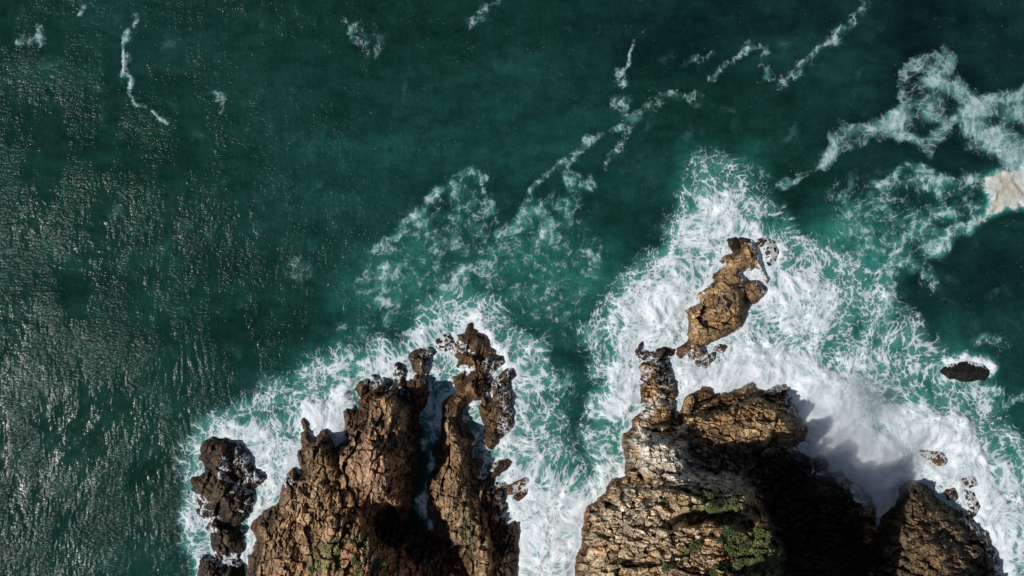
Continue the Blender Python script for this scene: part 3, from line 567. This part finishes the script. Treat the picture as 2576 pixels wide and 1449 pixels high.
for txt, v, soft in [
    ('M 900,640 1050,600 1120,700 1060,790 900,860 860,860 870,760', .55, 6.), ('M 1150,460 1220,470 1250,560 1180,600 1120,540', .30, 5.), ('M 1180,640 1400,560 1520,620 1560,700 1500,800 1380,830 1250,760', .50, 6.),
    ('M 1480,620 1560,600 1560,680 1480,720', .45, 4.), ('M 2080,540 2200,530 2260,600 2260,800 2100,760 2040,600', .75, 5.), ('M 700,930 900,850 1000,870 800,1000 600,1100 550,1050', .40, 5.),
    ('M 2250,760 2400,860 2560,1040 2600,1200 2400,1000 2200,900', .45, 5.), ('M 1380,900 1450,950 1450,1150 1380,1100', .30, 4.), ('M 640,1120 690,1120 690,1200 640,1180', .9, 2.),
    ('M 1700,400 1900,400 1920,520 1700,520', .5, 3.), ('M 700,300 1000,200 1500,200 1700,600 1100,440 700,700', .10, 12.)]:
    P = pts(txt); lo = P.min(0)-22; hi = P.max(0)+22; m = near & (X > lo[0]) & (X < hi[0]) & (Y > lo[1]) & (Y < hi[1])
    aer[m] = np.maximum(aer[m], v*sstep(-soft, soft, sdf(P, WX[m], WY[m])))
dsm = blur(dens*(grp != 4)*(grp != 7), 8)
aer = np.maximum(aer, .95*sstep(.06, .55, blur(dsm, 14)))
sub = np.zeros(X.shape); sub[near] = sstep(-2.5, 2, sdf(pts('M 2270,690 2340,680 2380,790 2340,870 2285,810'), WX[near], WY[near])); aer = aer*(1-.9*sub)*(1+.35*fbm(WX/8, WY/8, 350, 3))
deep = np.zeros(X.shape)
deep[near] = sstep(-14, 14, sdf(pts('M 1500,-300 3200,-300 3200,1000 2560,900 2300,560 2200,380 1900,150 1600,100'), X[near], Y[near]))
deep[~near] = (X[~near] > 0)*.6
deep[near] = np.maximum(deep[near], sstep(-2.5, 1.5, sdf(pts('M 2275,690 2340,690 2375,790 2335,860 2290,800'), X[near], Y[near])))
deep = np.clip(deep+.35*fbm(X/25, Y/25, 360, 3), 0, 1)
tint = np.zeros(X.shape); tint[near] = sstep(-2.6, 2.2, sdf(pts('N 1130,790 1300,780 1330,900 1240,920 1150,990 1080,980'), WX[near], WY[near]))
op = np.ones(X.shape)
for g_, o_ in {3: .95, 4: .36, 5: .48, 6: .52, 7: .50}.items(): op[grp == g_] = o_
op[dens < .1] = .6
op = blur(op, 6)
op = np.maximum(op, sstep(.6, .95, dens)*(grp != 4)*.9)
# flowing coordinates for the filaments
fl = np.stack([X, Y], 0)
kk = .22*(1-sstep(4, 14, DS))
FX = X-kk*np.maximum(DS, 0)*GX+fbm(X/7, Y/7, 370, 2)*1.5
FY = Y-kk*np.maximum(DS, 0)*GY+fbm(X/7+50, Y/7, 376, 2)*1.5
flow = np.stack([FX, FY, np.zeros_like(FX)], -1)
# swell and chop
rng = np.random.RandomState(4); Z = np.zeros(X.shape); mm = near
for i in range(46):
    lam = 1.1*(14./1.1)**rng.rand(); th = rng.normal(math.radians(100), .75); k = 2*math.pi/lam
    amp = .012*lam**.95*(.5+rng.rand())*(.30 if lam < 3.5 else .14)
    fade = np.where(near, 1., np.exp(-(np.hypot(X, Y)-90).clip(0)/120.)) if lam > 4 else near*1.
    ph = k*(X*math.cos(th)+Y*math.sin(th))+rng.rand()*6.28+.5*np.sin(.06*X+.05*Y*rng.normal())
    Z += amp*(1-abs(np.sin(ph*.5)))*1.3*fade
for lam, th, am in ((27, 1.75, .16), (19, 1.42, .10), (14, 2.0, .07), (11, 1.2, .045), (33, 1.2, .12)):
    Z += am*np.sin(2*math.pi*(X*math.cos(th)+Y*math.sin(th)+1.5*fbm(X/25, Y/25, 380+lam, 2))/lam+lam)*np.exp(-(np.hypot(X, Y)-120).clip(0)/400.)
# trains of ripples running in to the left shore
near_l = sstep(-62, -44, X)*(1-sstep(-46, -40, X))*(1-sstep(-12, 0, Y))*near
Z += .045*near_l*(.5+fbm(X/5, Y/5, 395, 2))*np.sin(2*math.pi*(X*1.0+Y*.12+2.2*fbm(X/6, Y/9, 390, 3))/1.35)
Z -= Z[near].mean(); Z *= (1-.5*sstep(.4, 1, dens))
lump = sstep(.35, 1.05, dens)
fz = lump*(.10+.50*(fbm(FX/3.0, FY/3.0, 400, 5, .62)+.5)+.25*(1-abs(fbm(FX/5, FY/5, 410, 3))*2.2))
Z = Z*.9+np.minimum(fz, 1.1)*.9*sstep(-.5, 2.0, D)
Z -= .15
Z = np.where(D < .2, Z*(1-sstep(-.2, -.0, -D)*.5), Z)
Z = Z-(np.maximum(Z, -.2)+.45)*sstep(.05, .55, -D)
ny, nx = X.shape; idx = np.arange(nx*ny).reshape(ny, nx)
quads = np.stack([idx[:-1, :-1], idx[:-1, 1:], idx[1:, 1:], idx[1:, :-1]], -1).reshape(-1, 4)
co = np.stack([X, Y, Z], -1).reshape(-1, 3)
attrs = dict(dens=dens.ravel(), aer=aer.ravel(), flow=flow.reshape(-1, 3), tint=tint.ravel(), deep=deep.ravel(), op=op.ravel())
sea = mesh_obj('water', co, quads, SEA, attrs, smooth=True)
tag(sea, 'dark green open sea with wind ripples and sun glitter at left', 'sea', kind='structure')
qd = dens.ravel()[quads].mean(1); qg = grp.ravel()[quads[:, 0]]; under = D.ravel()[quads].min(1) < -2.2
names = {0: 'white surf washing around the dark islets and left headland', 1: 'white surf wrapping the middle ridge and filling the channel beside it',
         2: 'widest white surf, churning around the sea stack and right headland', 3: 'cream-yellow foam patch floating at the right edge',
         4: 'grey-white foam ribbons drifting on dark water at upper right', 5: 'thin broken foam streaks on turquoise water above the middle ridge',
         6: 'lacy foam trails between the cream patch and the right surf', 7: 'small isolated foam flecks scattered over the open green sea', 8: 'small breaker of white foam on the awash rock at right'}
for g, lab in names.items():
    m = (qd > .26) & (qg == g) & ~under
    if not m.any(): continue
    c2, q2, a2 = compact(m, quads, co+np.array([0, 0, .035]), attrs)
    o = mesh_obj('foam', c2, q2, FOAM, a2, smooth=True); tag(o, lab, 'foam', kind='stuff')

# ------------------------------------------------------------------ loose boulders, shrubs and ground cover on the headlands
import bmesh
def anchor(key, text):
    p = pts(text)[0]; z = zat(key, p[0], p[1]); q = (H-z)/H
    return p[0]*q, p[1]*q, z
def px(text_unit, r): return r/REG[text_unit][2]*.644*K
def boulder(key, text, rad, label, seed):
    x, y, z = anchor(key, text); unit = text[0]; R = px(unit, rad)*.9
    bm = bmesh.new(); bmesh.ops.create_icosphere(bm, subdivisions=5, radius=1.)
    co = np.array([v.co[:] for v in bm.verts]); rs = np.random.RandomState(seed)
    nr = rs.normal(size=(13, 3)); nr /= np.linalg.norm(nr, axis=1)[:, None]; dd = rs.uniform(.62, .95, 13)
    dot = co@nr.T; t = np.where(dot > .05, dd/np.maximum(dot, .05), 9).min(1).clip(0, 1.25)
    t *= 1+.05*fbm(co[:, 0]*3+seed, co[:, 1]*3+co[:, 2]*2, seed, 3)
    c2 = co*t[:, None]*R*np.array([1.0, .85, .8])
    a = rs.rand()*6.28; ca, sa = math.cos(a), math.sin(a)
    c2 = np.stack([c2[:, 0]*ca-c2[:, 1]*sa, c2[:, 0]*sa+c2[:, 1]*ca, c2[:, 2]], 1)
    F = np.array([[v.index for v in f.verts] for f in bm.faces]); bm.free()
    n = len(co); o = mesh_obj('boulder', c2, F, ROCK, dict(colr=np.tile([.44, .21, .12], (n, 1))*(1+.15*rs.normal(size=(1, 3))*np.array([1, .4, .3])),
                  wet=np.zeros(n), wash=np.zeros(n), strata=c2*1.3+seed))
    o.location = (x, y, z+R*.35)
    return tag(o, label, 'boulder', 'red boulders on the left headland')
for i, (t, rad, lab) in enumerate([
    ('D 200,1125', 40, 'upper right of the four reddish boulders clustered in green growth'), ('D 152,1142', 30, 'small upper left reddish boulder of the cluster in green growth'),
    ('D 125,1215', 48, 'lower left large reddish boulder of the cluster in green growth'), ('D 212,1225', 44, 'lower right orange boulder of the cluster, most angular'),
    ('C 1255,1350', 44, 'lone brick-red boulder near the bottom edge, left of the green growth'), ('C 1225,1405', 26, 'small reddish stone just below the lone brick-red boulder'),
    ('D 280,690', 30, 'orange stone in the gully above the green growth'), ('C 1855,690', 26, 'small rusty stone at the head of the gully')]):
    boulder('left', t, rad, lab, 500+i*7)

def leaf_material(name, c0, c1):
    m = NT(name); a = m.attr('shade').outputs['Fac']
    c = m.mix(a, c0+(1,), c1+(1,))
    p = m.n('ShaderNodeBsdfPrincipled', {'Base Color': c, 'Roughness': .6}); return m.out(p.outputs[0])
LEAF = leaf_material('shrub_leaf', (.022, .036, .010), (.105, .135, .030))
GRASS = leaf_material('low_growth', (.04, .065, .015), (.16, .185, .045))
def leaves(P, size, rs, up=.6):
    """one small bent leaf (two quads) at each point"""
    n = len(P); nrm = rs.normal(size=(n, 3)); nrm[:, 2] = abs(nrm[:, 2])+up; nrm /= np.linalg.norm(nrm, axis=1)[:, None]
    t = np.cross(nrm, rs.normal(size=(n, 3))); t /= np.linalg.norm(t, axis=1)[:, None]; b = np.cross(nrm, t)
    L = size*rs.uniform(.6, 1.3, n)[:, None]; W = L*.55
    co = np.stack([P-t*L*.5-b*W*.2, P-t*L*.5+b*W*.2, P+b*W*.5+nrm*L*.1, P-b*W*.5+nrm*L*.1, P+t*L*.5+b*W*.15, P+t*L*.5-b*W*.15], 1).reshape(-1, 3)
    i = np.arange(n)[:, None]*6
    return co, np.concatenate([i+np.array([0, 1, 2, 3]), i+np.array([3, 2, 4, 5])])
def shrub(key, text, rad, label, seed, group):
    x, y, z = anchor(key, text); R = px(text[0], rad); rs = np.random.RandomState(seed)
    nc = max(5, int(6*R)); C = rs.normal(size=(nc, 3))*np.array([.45, .45, .12])*R; C[:, 2] = abs(C[:, 2])+.35*R; cr = rs.uniform(.28, .5, nc)*R
    n = int(min(2600, 420*R*R+250)); k = rs.randint(nc, size=n); v = rs.normal(size=(n, 3)); v /= np.linalg.norm(v, axis=1)[:, None]
    P = C[k]+v*cr[k][:, None]*rs.uniform(.6, 1.05, n)[:, None]*np.array([1, 1, .75]); P[:, 2] = np.maximum(P[:, 2], .02)
    co, F = leaves(P, .26, rs)
    o = bpy.data.objects.new('shrub', None); S.collection.objects.link(o); o.location = (x, y, z)
    tone = rs.uniform(-.25, .35)
    mesh_obj('foliage', co, F, LEAF, dict(shade=np.repeat(np.clip(rs.uniform(0, 1, n)*.7+tone+.2*(k % 3)/2, 0, 1), 6)), o)
    st = []; sf = []
    for q in range(nc):                       # thin stems from the root to each clump
        b = C[q]; a0 = np.zeros(3); s_ = .03; base = len(st)
        for p_, w_ in ((a0, s_*1.6), (b, s_)):
            for dx, dy in ((-w_, -w_), (w_, -w_), (w_, w_), (-w_, w_)): st.append(p_+np.array([dx, dy, 0]))
        for e in range(4): sf.append([base+e, base+(e+1) % 4, base+4+(e+1) % 4, base+4+e])
    mesh_obj('stem', np.array(st), np.array(sf), ROCK, dict(colr=np.tile([.09, .06, .04], (len(st), 1)), wet=np.zeros(len(st)), wash=np.zeros(len(st)), strata=np.array(st)), o)
    return tag(o, label, 'shrub', group)
SH = [('right', 'F 720,935', 34, 'lone bright green shrub on the pale slope, farthest left of the headland greenery'), ('right', 'F 1010,885', 40, 'green shrub on the square block top, at its left end'),
      ('right', 'F 940,985', 46, 'olive shrub in the dark cleft, left end of the row'), ('right', 'F 1050,965', 46, 'olive shrub in the dark cleft, middle of the row'),
      ('right', 'F 1180,915', 40, 'green shrub behind the square block corner'), ('right', 'F 1235,985', 40, 'yellow-green shrub at the right end of the cleft'),
      ('right', 'F 915,1230', 48, 'dark green shrub alone on the lower pale slope'), ('right', 'F 845,1300', 34, 'small shrub just below the lone dark green one'),
      ('right', 'F 795,1345', 30, 'smallest shrub of the diagonal trail on the pale slope'), ('right', 'F 730,1385', 34, 'lowest shrub of the diagonal trail on the pale slope'),
      ('right', 'F 430,1365', 40, 'brownish shrub near the bottom on the left slope'), ('right', 'F 1160,1160', 46, 'bright shrub at the top of the green eastern fringe'),
      ('right', 'F 1180,1250', 36, 'broad olive shrub on the inner side of the green fringe'), ('right', 'F 1295,1220', 42, 'largest rounded shrub in the green fringe'),
      ('right', 'F 1400,1150', 48, 'sunlit shrub on the cliff rim below the square block'), ('right', 'F 1440,1075', 38, 'topmost shrub on the cliff rim'),
      ('right', 'F 1455,1180', 44, 'lime green shrub hanging at the cliff rim'), ('right', 'F 1250,1360', 46, 'wide dark shrub mass near the bottom edge'),
      ('right', 'F 1370,1330', 44, 'dark shrub on the shaded side of the fringe'), ('right', 'F 1090,1400', 48, 'dark shrub beside a grey twiggy bush at the bottom edge'),
      ('right', 'F 1480,1330', 42, 'shrub in full shade on the outer cliff rim'), ('right', 'F 1440,1420', 44, 'lowest shaded shrub at the cliff rim, cut by the bottom edge'),
      ('left', 'D 480,1300', 95, 'large dark shrub at the bottom of the left headland'), ('left', 'D 420,1370', 60, 'dark shrub touching the lower left side of the large one'),
      ('left', 'D 250,1290', 52, 'round dark shrub below the red boulders'), ('left', 'D 255,1400', 46, 'small shrub at the bottom edge under the round one'),
      ('left', 'D 330,840', 40, 'small shrub in the gully above the green growth'), ('left', 'C 1380,1380', 50, 'low yellow-green shrub right of the lone brick-red boulder')]
for i, (k_, t, rad, lab) in enumerate(SH):
    shrub(k_, t, rad, lab, 900+i, 'shrubs on the right headland' if k_ == 'right' else 'shrubs on the left headland')

def cover(key, polys, n_per_m2, label, seed):
    rs = np.random.RandomState(seed); PP = []
    for t in polys:
        P = pts(t); lo, hi = P.min(0), P.max(0); n = int((hi-lo).prod()*n_per_m2)
        q = rs.uniform(lo, hi, (n, 2)); d = sdf(P, q[:, 0], q[:, 1])
        q = q[(d+.9*fbm(q[:, 0]/1.1, q[:, 1]/1.1, seed, 3)) > .35]
        z = np.array([zat(key, a, b) for a, b in q]); f = (H-z)/H
        PP.append(np.stack([q[:, 0]*f, q[:, 1]*f, z+.06], 1))
    P = np.concatenate(PP); co, F = leaves(P, .24, rs, 1.2)
    sh = np.clip(.5+.5*fbm(P[:, 0]/1.5, P[:, 1]/1.5, seed, 3)+rs.normal(size=len(P))*.15, 0, 1)
    o = mesh_obj('ground_cover', co, F, GRASS, dict(shade=np.repeat(sh, 6))); tag(o, label, 'ground cover', kind='stuff')
cover('left', ['D 230,780 330,740 420,880 400,920 330,900', 'D 80,1050 200,1030 280,960 370,1000 360,1110 260,1130 200,1080 100,1180', 'D 200,880 260,880 260,960 200,950',
               'C 1440,1110 1560,1110 1560,1220 1440,1200 1400,1449 1360,1449 1380,1250', 'C 1200,1370 1360,1380 1360,1449 1220,1449', 'D 0,1240 120,1270 120,1449 -60,1449', 'D 260,1180 330,1150 440,1180 400,1260 300,1260',
               'D 190,200 280,190 270,240 200,250', 'D 460,400 520,400 520,520 460,500'], 34, 'low bright green growth among the stones of the left headland', 71)
cover('right', ['F 990,870 1050,860 1060,900 1000,910', 'F 900,960 1240,960 1240,1010 920,1030', 'F 1130,880 1230,860 1260,1000 1180,1000', 'F 1100,1110 1250,1100 1260,1300 1120,1290',
                'F 1260,1150 1500,1080 1540,1300 1500,1460 1050,1460 1200,1300', 'F 860,1200 980,1190 960,1260 840,1330', 'F 150,1140 220,1150 210,1190 170,1180', 'F 520,830 620,830 640,870 540,880', 'F 800,840 870,830 850,860'],
      44, 'green and olive low growth over the shaded rim of the right headland', 73)

# ------------------------------------------------------------------ spray hanging over the surf
def spray(cx_, cy_, rx, ry, hz, dmax, label, seed):
    p = pts('M %f,%f' % (cx_, cy_))[0]
    bm = bmesh.new(); bmesh.ops.create_icosphere(bm, subdivisions=4, radius=1.)
    co = np.array([v.co[:] for v in bm.verts]); F = np.array([[v.index for v in f.verts] for f in bm.faces]); bm.free()
    co = co*(1+.12*fbm(co[:, 0]*2+seed, co[:, 1]*2+co[:, 2], seed, 3))[:, None]
    m = NT('sea_spray'); tc = m.n('ShaderNodeTexCoord').outputs['Object']
    nz = m.noise(tc, 2.2, 5, .68, .6)
    ln = m.n('ShaderNodeVectorMath', {0: tc}, operation='LENGTH').outputs['Value']
    fall = m.ramp(m.math('MULTIPLY_ADD', m.math('SUBTRACT', nz, .5), -3.2, ln), .10, .90, 1., 0.)
    fall = m.math('MULTIPLY', fall, m.ramp(ln, .75, .95, 1., 0.))
    v = m.n('ShaderNodeVolumePrincipled', {'Color': (.93, .95, .97, 1), 'Density': m.math('MULTIPLY', fall, dmax), 'Anisotropy': .2})
    o_ = m.n('ShaderNodeOutputMaterial'); m.t.links.new(v.outputs[0], o_.inputs['Volume'])
    o = mesh_obj('sea_spray', co, F, m.m, smooth=True); o.location = (p[0], p[1], .6); o.scale = (rx, ry, hz)
    return tag(o, label, 'spray', kind='stuff')
spray(2140, 1110, 13, 13.5, 4.5, .34, 'soft white spray drifting over the surf beside the shaded cliff foot', 5)
spray(1850, 940, 9, 4., 1.4, .22, 'thin white spray over the gap between the sea stack and the headland', 6)
